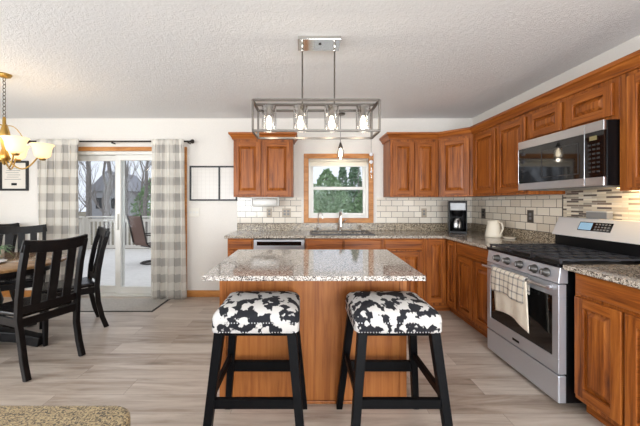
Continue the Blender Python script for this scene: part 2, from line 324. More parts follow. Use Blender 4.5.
MB().box(.085, .864, YW-.004, YW-.001, 1.785, 1.868).build('shade_cloth', shade_cream, sh); MB().box(.083, .866, YW-.009, YW-.0045, 1.785, 1.80).build('hem_bar', white_vinyl, sh, .002)
# sliding glass door
d1 = thing('door_1', 'white sliding glass door between the two checked curtains', 'glass door', (-2.58, YW, 0)); d1['kind'] = 'structure'
MB().box(-3.555, -1.605, YW-.02, YW, 2.001, 2.058).box(-3.555, -3.501, YW-.02, YW, 0, 2.0).box(-1.659, -1.605, YW-.02, YW, 0, 2.0).build('casing', oak_trim, d1, .004)
rect_frame(MB(), -3.499, -1.661, .0, 1.999, .045, YW+.005, YW+.13, .03).build('door_frame', white_vinyl, d1, .004)
for nm, x0, x1, y0 in (('fixed_panel', -3.452, -2.53, YW+.075), ('sliding_panel', -2.61, -1.708, YW+.022)):
    f = rect_frame(MB(), x0, x1, .032, 1.952, .075, y0, y0+.045, .10).build(nm, white_vinyl, d1, .004)
    MB().box(x0+.076, x1-.076, y0+.02, y0+.025, .133, 1.876).build('pane', pane_m, f)
MB().box(-2.585, -2.56, YW-.008, YW+.021, .92, 1.14).build('door_handle', white_vinyl, d1, .005)

# ------------------------------------------------------------------ cabinets
fB = Fr((0, 3.54, 0), (1, 0, 0), (0, -1, 0)); fU = Fr((0, 3.82, 0), (1, 0, 0), (0, -1, 0))
fR = Fr((1.68, 0, 0), (0, 1, 0), (-1, 0, 0)); fV = Fr((1.98, 0, 0), (0, 1, 0), (-1, 0, 0))
fD = Fr((1.70, 3.82, 0), (1, -1, 0), (-1, -1, 0))
def door(fr, u0, u1, v0, v1, parent, st=.058):
    m = MB().cells([u0, u0+st, u1-st, u1], [v0, v0+st, v1-st, v1], {(1, 1)}, .001, .021, lambda u, v, t: fr.p(u, t, v))
    d = m.build('door', oak_v, parent, .004, 2); d.data.materials.append(oak_h); off = d.parent.location; c = fr.p((u0+u1)/2, 0, 0)-off
    for p in d.data.polygons:
        q = Vector(p.center); p.material_index = 1 if abs((q-c).dot(fr.U)) < (u1-u0)/2-st else 0
    a0, a1, b0, b1 = u0+st, u1-st, v0+st, v1-st; g = min(.034, (a1-a0)*.3, (b1-b0)*.3)
    P = [fr.p(u, .003, v) for u, v in ((a0, b0), (a1, b0), (a1, b1), (a0, b1))]
    P += [fr.p(u, .004, v) for u, v in ((a0+.006, b0+.006), (a1-.006, b0+.006), (a1-.006, b1-.006), (a0+.006, b1-.006))]
    P += [fr.p(u, .019, v) for u, v in ((a0+g, b0+g), (a1-g, b0+g), (a1-g, b1-g), (a0+g, b1-g))]
    MB().add(P, [(i, (i+1) % 4, 4+(i+1) % 4, 4+i) for i in range(4)]+[(4+i, 4+(i+1) % 4, 8+(i+1) % 4, 8+i) for i in range(4)]+[(8, 9, 10, 11), (3, 2, 1, 0)]).build('raised_panel', oak_v, d, .0015, 1)
    return d
def drawer(fr, u0, u1, v0, v1, parent, nm='drawer'):
    g = .012; P = [fr.p(u, .001, v) for v in (v0, v1) for u in (u0, u1)]; Q = [fr.p(u, .014, v) for v in (v0, v1) for u in (u0, u1)]; S = [fr.p(u, .021, v) for v in (v0+g, v1-g) for u in (u0+g, u1-g)]
    ring = (0, 1, 3, 2); F = [[0, 2, 3, 1]]
    for k in range(4):
        a, b = ring[k], ring[(k+1) % 4]; F += [[a, b, 4+b, 4+a], [4+a, 4+b, 8+b, 8+a]]
    F.append([8, 9, 11, 10]); return MB().add(P+Q+S, F).build(nm, oak_h, parent, .0015, 1)
def cabinet(label, fr, u0, u1, v0, v1, depth, doors=(), drawers=(), name='upper_cabinet', cat='cabinet', group=None, toe=0, lo=0):
    t = thing(name, label, cat, fr.p((u0+u1)/2, -depth/2, lo), group)
    MB().box(u0+.0008, u1-.0008, -depth, 0, v0, v1, fr).build('carcass', oak_v, t, .002, 1)
    if toe: MB().box(u0+.0008, u1-.0008, -depth, -.07, .0, v0, fr).build('toe_kick', oak_h, t)
    for d in doors: door(fr, *d, t)
    for d in drawers: drawer(fr, *d, t)
    return t
U0, U1 = 1.367, 2.13
def pair(a, b, m=.02, g=.008): c = (a+b)/2; return ((a+m, c-g), (c+g, b-m))
VD = (1.386, 2.06)
cabinet('oak two-door upper cabinet left of the sink window', fU, -.893, -.14, U0, U1, .326, [(-.878, -.545, *VD), (-.522, -.162, *VD)], group='upper oak cabinets', lo=U0)
cabinet('oak two-door upper cabinet right of the sink window', fU, 1.088, 1.698, U0, U1, .326, [(1.118, 1.386, *VD), (1.396, 1.665, *VD)], group='upper oak cabinets', lo=U0)
cd_ = thing('upper_cabinet', 'oak diagonal corner upper cabinet above the coffee maker', 'cabinet', (2.0, 3.85, U0), 'upper oak cabinets')
MB().prism([(1.702, 4.146), (1.702, 3.82), (1.98, 3.542), (2.305, 3.542), (2.305, 4.146)], U0, U1).build('carcass', oak_v, cd_, .002, 1); door(fD, .035, .361, *VD, cd_)
cabinet('oak one-door upper cabinet next to the diagonal corner cabinet', fV, 3.09, 3.54, U0, U1, .326, [(3.108, 3.50, *VD)], group='upper oak cabinets', lo=U0)
cabinet('oak one-door upper cabinet just left of the microwave', fV, 2.662, 3.09, U0, U1, .326, [(2.685, 3.07, *VD)], group='upper oak cabinets', lo=U0)
cabinet('low oak upper cabinet with two small doors over the microwave', fV, 1.896, 2.662, 1.822, U1, .326, [(1.925, 2.262, 1.85, 2.06), (2.305, 2.642, 1.85, 2.06)], group='upper oak cabinets', lo=1.822)
cabinet('oak upper cabinet right of the microwave cut by the picture edge', fV, 1.14, 1.896, U0, U1, .326, [(1.165, 1.51, *VD), (1.522, 1.838, *VD)], group='upper oak cabinets', lo=U0)
def crown(name, label, pts, side):
    pr = [(0, 2.09), (.012, 2.09), (.018, 2.108), (.04, 2.142), (.052, 2.150), (.052, 2.174), (0, 2.174)]
    n = len(pts); V = []; F = []; k = len(pr); P = [Vector((a, b, 0)) for a, b in pts]
    for i in range(n):
        d0 = (P[i]-P[i-1]).normalized() if i else (P[1]-P[0]).normalized(); d1_ = (P[i+1]-P[i]).normalized() if i < n-1 else d0
        n0 = Vector((-d0.y, d0.x, 0))*side; n1 = Vector((-d1_.y, d1_.x, 0))*side; m = (n0+n1).normalized(); m = m/max(m.dot(n0), .3)
        V += [P[i]+m*o+Z*h for o, h in pr]
    for i in range(n-1): F += [(i*k+j, i*k+(j+1) % k, (i+1)*k+(j+1) % k, (i+1)*k+j) for j in range(k)]
    F += [list(range(k)), [(n-1)*k+j for j in range(k)]]
    struct(MB().add(V, F).build(name, oak_h), label, 'crown moulding')
e = .0012
crown('trim_1', 'oak crown moulding on the cabinet left of the window', [(-.893-e, 4.149), (-.893-e, 3.82-e), (-.14+e, 3.82-e), (-.14+e, 4.149)], -1)
crown('trim_2', 'oak crown moulding running round the corner to above the microwave', [(1.088-e, 4.149), (1.088-e, 3.82-e), (1.70-e*.5, 3.82-e), (1.98-e, 3.54-e*.5), (1.98-e, 1.14)], -1)
# base cabinets
B0, B1 = .09, .877; DR = (.742, .862); DD = (.125, .722)
cabinet('short oak base cabinet with drawer at the counter end near the hanging frame', fB, -.897, -.592, B0, B1, .606, [(-.882, -.607, *DD)], [(-.882, -.607, *DR)], 'base_cabinet', group='base oak cabinets', toe=1)
s_ = cabinet('oak sink base cabinet with two false drawer fronts', fB, .012, .922, B0, B1-.19, .606, [(.03, .458, *DD), (.475, .904, *DD)], [], 'base_cabinet', group='base oak cabinets', toe=1)
MB().box(.013, .921, -.03, 0, .687, B1, fB).box(.013, .03, -.606, -.03, .687, B1, fB).box(.904, .921, -.606, -.03, .687, B1, fB).build('face_rail', oak_h, s_)
for a in ((.03, .458), (.475, .904)): drawer(fB, *a, *DR, s_, 'false_drawer_front')
cabinet('oak base cabinet with drawer right of the sink base', fB, .922, 1.40, B0, B1, .606, [(.94, 1.382, *DD)], [(.94, 1.382, *DR)], 'base_cabinet', group='base oak cabinets', toe=1)
lc = thing('corner_base_cabinet', 'oak corner base cabinet with folding doors under the coffee maker', 'cabinet', (1.9, 3.8, 0), 'base oak cabinets')
MB().prism([(1.4015, 4.146), (1.4015, 3.54), (1.68, 3.54), (1.68, 3.302), (2.305, 3.302), (2.305, 4.146)], B0, B1).build('carcass', oak_v, lc, .002, 1)
MB().prism([(1.4015, 4.146), (1.4015, 3.61), (1.75, 3.61), (1.75, 3.302), (2.305, 3.302), (2.305, 4.146)], 0, B0).build('toe_kick', oak_h, lc)
door(fB, 1.425, 1.656, .125, .862, lc); door(fR, 3.318, 3.516, .125, .862, lc, .05)
cabinet('oak base cabinet with one drawer and two doors left of the range', fR, 2.652, 3.30, B0, B1, .62, [(2.67, 2.968, *DD), (2.984, 3.282, *DD)], [(2.67, 3.282, *DR)], 'base_cabinet', group='base oak cabinets', toe=1)
cabinet('oak base cabinet right of the range with wide drawer', fR, 1.18, 1.872, B0, B1, .62, [(1.205, 1.565, *DD), (1.582, 1.855, *DD)], [(1.205, 1.855, *DR)], 'base_cabinet', group='base oak cabinets', toe=1)
# countertops
CT0, CT1 = .878, .91
tag(MB().cells([-.925, .10, .82, 1.63, XR-.004], [2.645, 3.50, 3.62, 3.97, YW-.004], {(0, 0), (1, 0), (2, 0), (1, 2)}, CT0, CT1, lambda x, y, t: (x, y, t)).build('countertop', gran_back, None, .004), 'L-shaped speckled granite countertop around the kitchen sink', 'countertop', 'granite countertops')
tag(MB().box(1.612, XR-.004, 1.16, 1.884, .878, .908).build('countertop', gran_back, None, .004), 'granite countertop right of the range', 'countertop', 'granite countertops')
tag(MB().box(-.915, -.032, YW-.024, YW-.001, CT1+.0005, 1.010).build('granite_splash', gran_spl, None, .002), 'granite upstand along the wall below the paper towel', 'backsplash', 'granite upstands')
tag(MB().box(-.030, 1.0, YW-.024, YW-.001, CT1+.0005, 1.0135).build('granite_splash', gran_spl, None, .002), 'granite upstand behind the sink below the window', 'backsplash', 'granite upstands')
tag(MB().box(1.002, 2.286, YW-.024, YW-.001, CT1+.0005, 1.010).build('granite_splash', gran_spl, None, .002), 'granite upstand behind the coffee maker', 'backsplash', 'granite upstands')
tag(MB().box(XR-.024, XR-.001, 2.66, YW-.001, CT1+.0005, 1.010).build('granite_splash', gran_spl, None, .002), 'granite upstand behind the cream jug on the range wall', 'backsplash', 'granite upstands')
tag(MB().box(XR-.024, XR-.001, 1.16, 1.884, .9085, 1.006).build('granite_splash', gran_spl, None, .002), 'granite upstand right of the range under the mosaic tile', 'backsplash', 'granite upstands')
tl = lambda mb, m, label: tag(mb.build('tile_backsplash', m), label, 'tile backsplash', 'tile backsplashes')
tl(MB().box(-.915, -.035, YW-.009, YW-.001, 1.0105, 1.362), tile_b, 'white subway tile left of the sink window')
tl(MB().box(1.0, 2.30, YW-.009, YW-.001, 1.0105, 1.362), tile_b, 'white subway tile right of the sink window')
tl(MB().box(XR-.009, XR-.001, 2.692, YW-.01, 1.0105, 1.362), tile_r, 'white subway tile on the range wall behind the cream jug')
tl(MB().box(XR-.009, XR-.001, 1.16, 2.68, 1.0075, 1.362).box(XR-.009, XR-.001, 1.90, 2.655, 1.362, 1.40).box(XR-.009, XR-.001, 1.888, 2.655, .9, 1.0075), tile_m, 'beige and brown strip mosaic tile behind the range')
tag(MB().box(XR-.0105, XR-.001, 2.681, 2.691, 1.0105, 1.362).build('trim_3', plain('dark_edge', (66, 58, 52), .4)), 'dark edge strip between subway and mosaic tile', 'trim', None, 'structure')

# island
isl = thing('kitchen_island', 'oak kitchen island with granite top behind two cow print stools', 'kitchen island', (.06, 2.2, 0))
MB().box(-.538, .655, 1.955, 2.52, .0, .871).build('cabinet_body', oak_isl, isl, .002, 1)
MB().box(-.546, -.50, 1.949, 1.9545, .02, .868).build('corner_trim', oak_isl, isl, .002, 1)
MB().box(.617, .663, 1.949, 1.9545, .02, .868).build('corner_trim', oak_isl, isl, .002, 1)
MB().box(-.546, .663, 1.940, 1.9545, .0, .018).build('base_trim', oak_isl, isl, .003)
fI = Fr((0, 2.52, 0), (-1, 0, 0), (0, 1, 0))
for a in ((-.645, -.07), (-.05, .525)):
    drawer(fI, *a, .72, .85, isl); c = (a[0]+a[1])/2; door(fI, a[0], c-.005, .1, .70, isl); door(fI, c+.005, a[1], .1, .70, isl)
MB().prism([(-.551, 1.622), (.657, 1.622), (.70, 2.545), (-.556, 2.545)], .872, .90).build('granite_top', gran, isl, .005, 3)
# peninsula by the camera
pen = thing('peninsula', 'tan granite peninsula corner at the bottom left of the picture', 'counter', (-1.2, .25, 0))
MB().box(-2.2, -.345, -.06, .535, .0, .877).build('cabinet_body', oak_v, pen, .002, 1)
r_ = .045; pl = [(-2.25, -.09), (-.306, -.09)]+[(-.306-r_+r_*math.cos(a), .566-r_+r_*math.sin(a)) for a in [i*math.pi/14 for i in range(8)]]+[(-2.25, .566)]
MB().prism(pl, .878, .918).build('granite_top', gran_near, pen, .008, 3)

# ------------------------------------------------------------------ dishwasher, range, microwave
dw = thing('dishwasher', 'stainless dishwasher built in left of the sink base', 'dishwasher', (-.29, 3.8, 0))
MB().box(-.588, .008, -.59, -.005, .10, .87, fB).build('tub', blk, dw)
MB().box(-.585, .005, .0, .03, .13, .862, fB).build('door_panel', steel, dw, .004)
MB().box(-.548, -.032, .0305, .034, .795, .84, fB).build('control_strip', blk_glass, dw, .001)
MB().box(-.588, .008, -.59, -.06, .0, .099, fB).build('toe_kick', blk, dw)

rg = thing('gas_range', 'stainless gas range with black cooktop under the microwave', 'range', (1.95, 2.27, 0))
fG = Fr((1.60, 0, 0), (0, 1, 0), (-1, 0, 0)); G0, G1 = 1.898, 2.638
MB().box(G0+.004, G1-.004, -.70, -.05, .03, .882, fG).build('oven_body', blk, rg, .003)
MB().box(G0, G1, -.049, 0, .03, .203, fG).build('storage_drawer', range_steel, rg, .005)
m = MB(); m.box(G0, G1, -.049, 0, .213, .31, fG).box(G0, G1, -.049, 0, .695, .778, fG).box(G0, G0+.05, -.049, 0, .31, .695, fG).box(G1-.045, G1, -.049, 0, .31, .695, fG)
od = m.build('oven_door', range_steel, rg, .002)
MB().box(G0+.0505, G1-.0455, -.045, -.006, .3105, .6945, fG).build('oven_window', blk_glass, od)
MB().box(2.245, 2.315, .0005, .004, .245, .262, fG).build('badge', dk_plastic, od, .001)
h = MB(); h.tube([fG.p(G0+.02, .05, .752), fG.p(G1-.02, .05, .752)], .011, 14)
for u in (G0+.06, G1-.06): h.bar(fG.p(u, 0, .752), fG.p(u, .045, .752), .02)
h.build('door_handle', steel, od)
MB().hexa([fG.p(u, ww, v) for v, ws in ((.784, (-.06, .002)), (.884, (-.06, -.012))) for ww in ws for u in (G0, G1)]).build('control_panel', range_steel, rg, .003)
for u in (1.996, 2.10, 2.24, 2.378, 2.498):
    k = MB().lathe(fG.p(u, -.004, .834), [(0, 0), (.03, 0), (.03, .006), (.023, .008), (.021, .034), (0, .036)], 20, (-1, 0, .14)).build('knob', plain('knob_metal', (96, 94, 92), .35, .8), rg)
    MB().box(u-.003, u+.003, .033, .037, .822, .850, fG).build('knob_grip', steel, k, .001)
MB().box(G0, G1, -.70, .004, .886, .906, fG).build('cooktop', blk, rg, .004)
for i, (u, ww) in enumerate(((2.03, -.18), (2.03, -.45), (2.268, -.31), (2.505, -.18), (2.505, -.45))):
    b = MB().lathe(fG.p(u, ww, .9065), [(0, 0), (.055, 0), (.05, .010), (.038, .012), (.038, .018), (0, .019)], 24).build('burner', iron, rg)
for a, b_ in ((1.908, 2.142), (2.15, 2.386), (2.394, 2.628)):
    g = MB(); y0, y1 = -.575, -.02
    for u in (a+.006, b_-.006): g.bar(fG.p(u, y0, .932), fG.p(u, y1, .932), .011)
    for t in range(7): ww = y0+(y1-y0)*t/6; g.bar(fG.p(a+.0, ww, .932), fG.p(b_, ww, .932), .011)
    c = (a+b_)/2; g.bar(fG.p(c, y0, .934), fG.p(c, y1, .934), .011)
    for u in (a+.006, b_-.006):
        for ww in (y0+.006, y1-.006): g.bar(fG.p(u, ww, .907), fG.p(u, ww, .93), .012)
    g.build('grate', iron, rg)
MB().hexa([fG.p(u, ww, v) for v, ws in ((1.022, (-.69, -.56)), (1.17, (-.69, -.625))) for ww in ws for u in (G0, G1)]).build('backguard', plain('backguard_lit_steel', (226, 225, 223), .42, .45), rg, .005)  # paler, less metallic copy of the range steel, reflected light put into its colour
MB().box(G0+.003, G1-.003, -.69, -.59, .907, 1.0215, fG).build('riser', blk, rg, .003)
sl = lambda v: -.56-.065*(v-1.022)/.148
dp = MB().hexa([fG.p(u, sl(v)+o, v) for v in (1.078, 1.143) for o in (-.004, .002) for u in (2.155, 2.415)]).build('display_panel', blk_glass, rg)
MB().hexa([fG.p(u, sl(v)+o, v) for v in (1.083, 1.138) for o in (.0022, .003) for u in (2.305, 2.41)]).build('clock_display', display_m, dp)
bt = MB()
for i in range(5):
    for j in range(3):
        u, v = 2.17+i*.024, 1.087+j*.019; bt.hexa([fG.p(uu, sl(vv)+o, vv) for vv in (v, v+.01) for o in (.0022, .003) for uu in (u, u+.015)])
bt.build('button', grey_plastic, dp)

mw = thing('microwave', 'stainless over-the-range microwave with dark glass door', 'microwave', (2.1, 2.28, 1.402))
fM = Fr((1.885, 0, 0), (0, 1, 0), (-1, 0, 0)); M0, M1, MS_ = 1.9, 2.658, 2.03
MB().box(M0, M1, -.42, -.02, 1.402, 1.819, fM).build('case', blk, mw, .003)
dr = MB().cells([MS_+.0015, MS_+.004, M1-.004, M1], [1.402, 1.458, 1.755, 1.819], {(1, 1)}, -.0195, 0, lambda u, v, t: fM.p(u, t, v)).build('door', steel, mw, .002)
gl = MB().box(MS_+.0045, M1-.0045, -.0195, -.001, 1.4585, 1.7545, fM).build('door_glass', blk_glass, dr)
rf = MB(); [rf.box(*q, fM) for q in ((2.075, 2.40, -.0008, .0008, 1.70, 1.706), (2.075, 2.40, -.0008, .0008, 1.49, 1.496), (2.075, 2.081, -.0008, .0008, 1.496, 1.70), (2.394, 2.40, -.0008, .0008, 1.496, 1.70))]
rf.build('window_border', plain('dark_border', (40, 40, 42), .3), dr)
cp = MB().box(M0, MS_-.0015, -.0195, -.001, 1.4585, 1.7545, fM).build('control_panel', blk_glass, mw)
MB().box(M0, MS_-.0015, -.0195, 0, 1.755, 1.819, fM).build('panel_trim', steel, mw, .003); MB().box(M0, MS_-.0015, -.0195, 0, 1.402, 1.458, fM).build('panel_trim', steel, mw, .003)
MB().box(1.945, 1.995, -.0009, .0005, 1.70, 1.728, fM).build('display', amber, cp)
bt = MB()
for i in range(3):
    for j in range(7): bt.box(1.925+i*.03, 1.945+i*.03, -.0009, .0005, 1.49+j*.029, 1.502+j*.029, fM)
bt.build('button', plain('button_grey', (40, 38, 38), .4), cp)
MB().box(M0+.05, M1-.05, -.38, -.06, 1.396, 1.4015, fM).build('vent_grille', grey_plastic, mw)
hl = MB().box(1.96, 2.10, -.36, -.29, 1.3925, 1.3955, fM).build('hood_lamp', plain('hood_lamp_lens', (255, 214, 150), .3, 0, None, 6), mw)
def lamp(name, loc, power, colour, size=.03, typ='POINT'):
    d = bpy.data.lights.new(name, typ); d.energy = power; d.color = colour
    d.shadow_soft_size = size; o = bpy.data.objects.new(name, d); col.objects.link(o); o.location = loc; return o
lamp('hood_light', (2.2, 2.0, 1.36), 1.6, (1, .74, .42), .04)

# ------------------------------------------------------------------ sink and things on the counters
sk = thing('sink', 'charcoal kitchen sink with raised rim below the window', 'sink', (.46, 3.795, .68))
o_ = (.09, .83, 3.61, 3.98)
m = MB().box(.092, .10, 3.612, 3.978, .69, .877).box(.82, .828, 3.612, 3.978, .69, .877).box(.10, .82, 3.612, 3.62, .69, .877).box(.10, .82, 3.97, 3.978, .69, .877).box(.10, .82, 3.62, 3.97, .69, .70)
m.build('basin', sink_grey, sk)
MB().cells([.075, .104, .816, .845], [3.585, 3.622, 3.968, 4.0], {(1, 1)}, CT1+.0005, CT1+.010, lambda x, y, t: (x, y, t)).build('rim', sink_grey, sk, .003)
MB().lathe((.46, 3.80, .7005), [(0, 0), (.04, 0), (.04, .003), (0, .002)], 20).build('drain', steel, sk)
fc = thing('kitchen_faucet', 'tall chrome faucet behind the middle of the sink', 'faucet', (.48, 4.045, CT1))
MB().lathe((.48, 4.045, CT1+.0005), [(0, 0), (.03, 0), (.028, .012), (.019, .02), (.017, .15), (0, .15)], 20).build('body', chrome, fc)
arc = [(.48, 4.045, CT1+.14)]+[(.48, 4.045-.07*(1-math.cos(a)), CT1+.20+.07*math.sin(a)) for a in [i*math.pi/10 for i in range(11)]]+[(.48, 3.905, CT1+.13)]
MB().tube(arc, .013, 12).build('spout', chrome, fc); MB().cyl((.48, 3.905, CT1+.075), (.48, 3.905, CT1+.131), .018).build('spray_head', chrome, fc)
MB().tube([(.497, 4.045, CT1+.11), (.53, 4.04, CT1+.125), (.56, 4.03, CT1+.16)], .007, 8).build('handle', chrome, fc)
ff = thing('filter_faucet', 'slim gooseneck filter faucet left of the tall kitchen faucet', 'faucet', (.19, 4.05, CT1))
MB().lathe((.19, 4.05, CT1+.0005), [(0, 0), (.022, 0), (.02, .01), (.011, .018), (.01, .05), (0, .05)], 16).build('base', chrome, ff)
MB().tube([(.19, 4.05, CT1+.04), (.19, 4.05, CT1+.20)]+[(.19+.045*(1-math.cos(a))*.6, 4.05-.045*(1-math.cos(a)), CT1+.20+.05*math.sin(a)) for a in [i*math.pi/8 for i in range(1, 9)]]+[(.244, 3.96, CT1+.17)], .006, 8).build('spout', chrome, ff)
sd = thing('soap_dispenser', 'small chrome soap pump right of the kitchen faucet', 'soap dispenser', (.76, 4.05, CT1))
MB().lathe((.76, 4.05, CT1+.0005), [(0, 0), (.02, 0), (.018, .012), (.008, .018), (.008, .07), (0, .07)], 16).build('base', chrome, sd); MB().tube([(.76, 4.05, CT1+.068), (.757, 4.03, CT1+.075), (.75, 3.98, CT1+.065)], .006, 8).build('spout', chrome, sd)
# paper towel
pt = thing('paper_towel_holder', 'white paper towel holder under the left upper cabinet', 'paper towel holder', (-.51, 3.96, 1.25))
MB().box(-.69, -.33, 3.93, 3.99, 1.353, 1.3665).build('bracket', white_vinyl, pt, .002)
for x in (-.69, -.345): MB().box(x, x+.015, 3.93, 3.99, 1.25, 1.353).build('arm', white_vinyl, pt, .003)
tag(MB().lathe((-.665, 3.96, 1.293), [(.02, 0), (.052, 0), (.052, .31), (.02, .31), (.02, 0)], 28, (1, 0, 0)).build('paper_towel_roll', paper), 'white paper towel roll hung below the left upper cabinet', 'paper towel roll')
# coffee maker
cm = thing('coffee_maker', 'steel and black drip coffee maker in the counter corner', 'coffee maker', (0, 0, 0))
MB().box(-.10, .10, -.15, .15, 0, .035).build('base', dk_plastic, cm, .006)
MB().box(-.10, .10, .055, .15, .035, .40).build('tower', dk_plastic, cm, .006)
MB().box(-.088, .088, -.13, .054, .285, .385).build('water_housing', dull_metal, cm, .008)
MB().box(-.10, .10, -.14, .15, .3905, .405).build('lid', dk_plastic, cm, .004)
for x in (-.1, .089): MB().box(x, x+.011, -.13, .054, .036, .3895).build('side_post', dk_plastic, cm, .002)
MB().lathe((0, -.045, .205), [(0, 0), (.045, 0), (.072, .075), (.072, .079), (0, .079)], 24).build('filter_basket', dk_plastic, cm)
cf = MB().lathe((0, -.045, .0365), [(0, 0), (.06, 0), (.07, .04), (.066, .10), (.045, .14), (.042, .155), (0, .155)], 24).build('carafe', steel, cm)
MB().tube([(0, -.105, .16), (0, -.15, .15), (0, -.155, .10), (0, -.11, .06)], .009, 8).build('carafe_handle', dk_plastic, cf)
cm.location = (1.945, 3.84, CT1+.0005); cm.rotation_euler = (0, 0, R(-22))
# cream jug
jg = thing('jug', 'cream ceramic jug on the counter left of the range', 'jug', (2.12, 3.36, CT1))
MB().lathe((2.115, 3.37, CT1+.0005), [(0, 0), (.083, 0), (.086, .012), (.08, .05), (.066, .12), (.053, .175), (.05, .185), (.044, .18), (.06, .11), (.07, .04), (0, .02)], 28).build('body', cream, jg)
MB().tube([(2.132, 3.31, CT1+.168), (2.139, 3.262, CT1+.16), (2.141, 3.25, CT1+.10), (2.138, 3.282, CT1+.045)], .009, 8).build('handle', cream, jg)
MB().lathe((2.12, 3.36, CT1+.178), [(0, .012), (.04, .008), (.047, 0), (0, 0)], 24).build('lid', cream, jg)
MB().tube([(2.08, 3.38, CT1+.15), (2.06, 3.385, CT1+.172)], [.014, .009], 8).build('spout', cream, jg)
tag(MB().lathe((2.19, 3.22, CT1+.0005), [(0, 0), (.045, 0), (.062, .014), (.06, .018), (.04, .008), (0, .006)], 24).build('spoon_rest', cream), 'small cream dish beside the cream jug', 'dish')
bx = thing('spice_box', 'small grey box lying on top of the range backguard', 'box', (0, 0, 0)); MB().box(-.075, .075, -.026, .026, 0, .05).build('box_body', grey_plastic, bx, .003); MB().box(-.076, .076, -.027, .027, .0505, .058).build('lid', plain('pale_lid', (186, 184, 180), .5), bx, .002)
bx.location = (2.248, 2.30, 1.1705); bx.rotation_euler = (0, 0, R(96))
# outlets and switches
def wall_plate(name, label, fr, u, v, ww, hh, m, slots, slot_m, cat='outlet', group='backsplash outlets'):
    t = thing(name, label, cat, fr.p(u, 0, v), group); MB().box(u-ww/2, u+ww/2, .0005, .006, v-hh/2, v+hh/2, fr).build('plate', m, t, .002)
    for a, b in slots: MB().box(u+a-.016, u+a+.016, .0062, .009, v+b-.014, v+b+.014, fr).build('socket', slot_m, t, .003)
fTb = Fr((0, YW-.0085, 0), (1, 0, 0), (0, -1, 0)); fTr = Fr((XR-.0085, 0, 0), (0, 1, 0), (-1, 0, 0)); fWb = Fr((0, YW, 0), (1, 0, 0), (0, -1, 0))
two = [(0, -.02), (0, .02)]
wall_plate('outlet', 'single taupe outlet plate under the paper towel', fTb, -.475, 1.155, .075, .12, beige_plate, two, grey_plastic)
wall_plate('outlet', 'double taupe outlet plate left of the sink window', fTb, -.24, 1.155, .12, .12, beige_plate, [(-.025, -.02), (-.025, .02), (.025, -.02), (.025, .02)], grey_plastic)
wall_plate('outlet', 'taupe outlet plate left of the coffee maker', fTb, 1.645, 1.155, .075, .12, beige_plate, two, grey_plastic)
wall_plate('outlet', 'dark bronze outlet plate above the cream jug', fTr, 3.87, 1.155, .085, .125, dark_plate, two, dk_plastic)
wall_plate('outlet', 'grey metal outlet plate left of the range backguard', fTr, 3.065, 1.155, .085, .125, nickel, two, grey_plastic)
wall_plate('light_switch', 'almond triple switch plate below the hanging wall frame', fWb, -1.51, 1.16, .145, .118, almond, [(-.046, 0), (0, 0), (.046, 0)], white_vinyl, 'light switch', None)
# dish towel over the oven handle
tw = thing('dish_towel', 'cream plaid dish towel hanging over the oven door handle', 'dish towel', (1.54, 2.42, .752))
def drape(v, hx, zh, zt, front, back):           # profile of cloth over the bar: v from 0 (front hem) to 1 (back hem)
    arcL = math.pi*hx; L = front+arcL+back; s = v*L
    if s < front: return (-hx, zt-(front-s))
    if s < front+arcL: a = (s-front)/hx; return (-hx*math.cos(a), zt+hx*math.sin(a))
    return (hx, zt-(s-front-arcL))
def towel(u0, u1, hx, front, back, nm, m, seed, lean=0):
    nu, nv = 22, 40; uvs = []; mb = MB(); L = front+back+math.pi*hx
    def f(u, v):
        x, z = drape(v, hx, 0, .752, front, back); d = max(0, .752-z); fold = (.006*math.sin(u*13+seed)+.004*math.sin(u*29+seed*2))*min(1, d*6)
        side = -1 if v < .5 else 1
        uvs.append((u*(u1-u0), v*L)); return Vector((1.55+x+(fold if side < 0 else abs(fold)*.3)-.004*(side < 0), u0+(u1-u0)*u+lean*d*(1-2*u)+.004*math.sin(v*9+seed), z-.012*math.sin(u*7+seed)*min(1, d*4)*(1-v)))
    mb.grid(nu, nv, f); return mb.build(nm, m, tw, solid=.003, uv=uvs, fix=False)
towel(2.10, 2.47, .021, .16, .10, 'plaid_layer', towel_m, .6, .05)
u2 = MB(); uv2 = []
def f2(u, v):
    d = v*.30; uv2.append((u*.4, v*.3)); return Vector((1.5345+.003*math.sin(u*15+1)*min(1, d*5), 2.085+.37*u+.03*d*(1-2*u)-.03*v, .748-d-.02*math.sin(u*5+2)*v-.03*(1-u)*v))
u2.grid(20, 24, f2); u2.build('under_layer', towel_plain, tw, solid=.003, uv=uv2, fix=False)

# ------------------------------------------------------------------ lamps
ch = thing('linear_chandelier', 'rectangular nickel cage chandelier with four glass cylinders over the island', 'chandelier', (.083, 2.17, 2.45))
X0, X1, Y0, Y1, Z0, Z1 = -.348, .514, 2.055, 2.295, 1.784, 1.993; b = .0145
fr_ = MB()
for z in (Z0, Z1):
    for y in (Y0, Y1): fr_.bar((X0, y, z), (X1, y, z), b)
    for x in (X0, X1): fr_.bar((x, Y0, z), (x, Y1, z), b)
for x in (X0, X1):
    for y in (Y0, Y1): fr_.bar((x, y, Z0), (x, y, Z1), b)
fr_.build('cage', nickel, ch)
MB().bar((X0, 2.17, Z1+.004), (X1, 2.17, Z1+.004), .02, .014).build('lamp_rail', nickel, ch)
MB().box(-.043, .258, 2.09, 2.25, 2.424, 2.4495).build('canopy', chrome, ch, .002)
MB().box(.105, .123, 2.14, 2.158, 2.4205, 2.4235).build('canopy_dark_square', dk_metal, ch)  # small dark square on the canopy underside
for x in (-.012, .219):
    r = MB().tube([(x, 2.17, 2.0), (x, 2.17, 2.38)], .0055, 8).build('rod', nickel, ch)
    MB().lathe((x, 2.17, 2.378), [(0, 0), (.008, 0), (.011, .012), (.006, .02), (.006, .03), (.012, .04), (.012, .047), (0, .047)], 12).build('swivel', chrome, r)
lampx = (-.251, -.025, .198, .425)
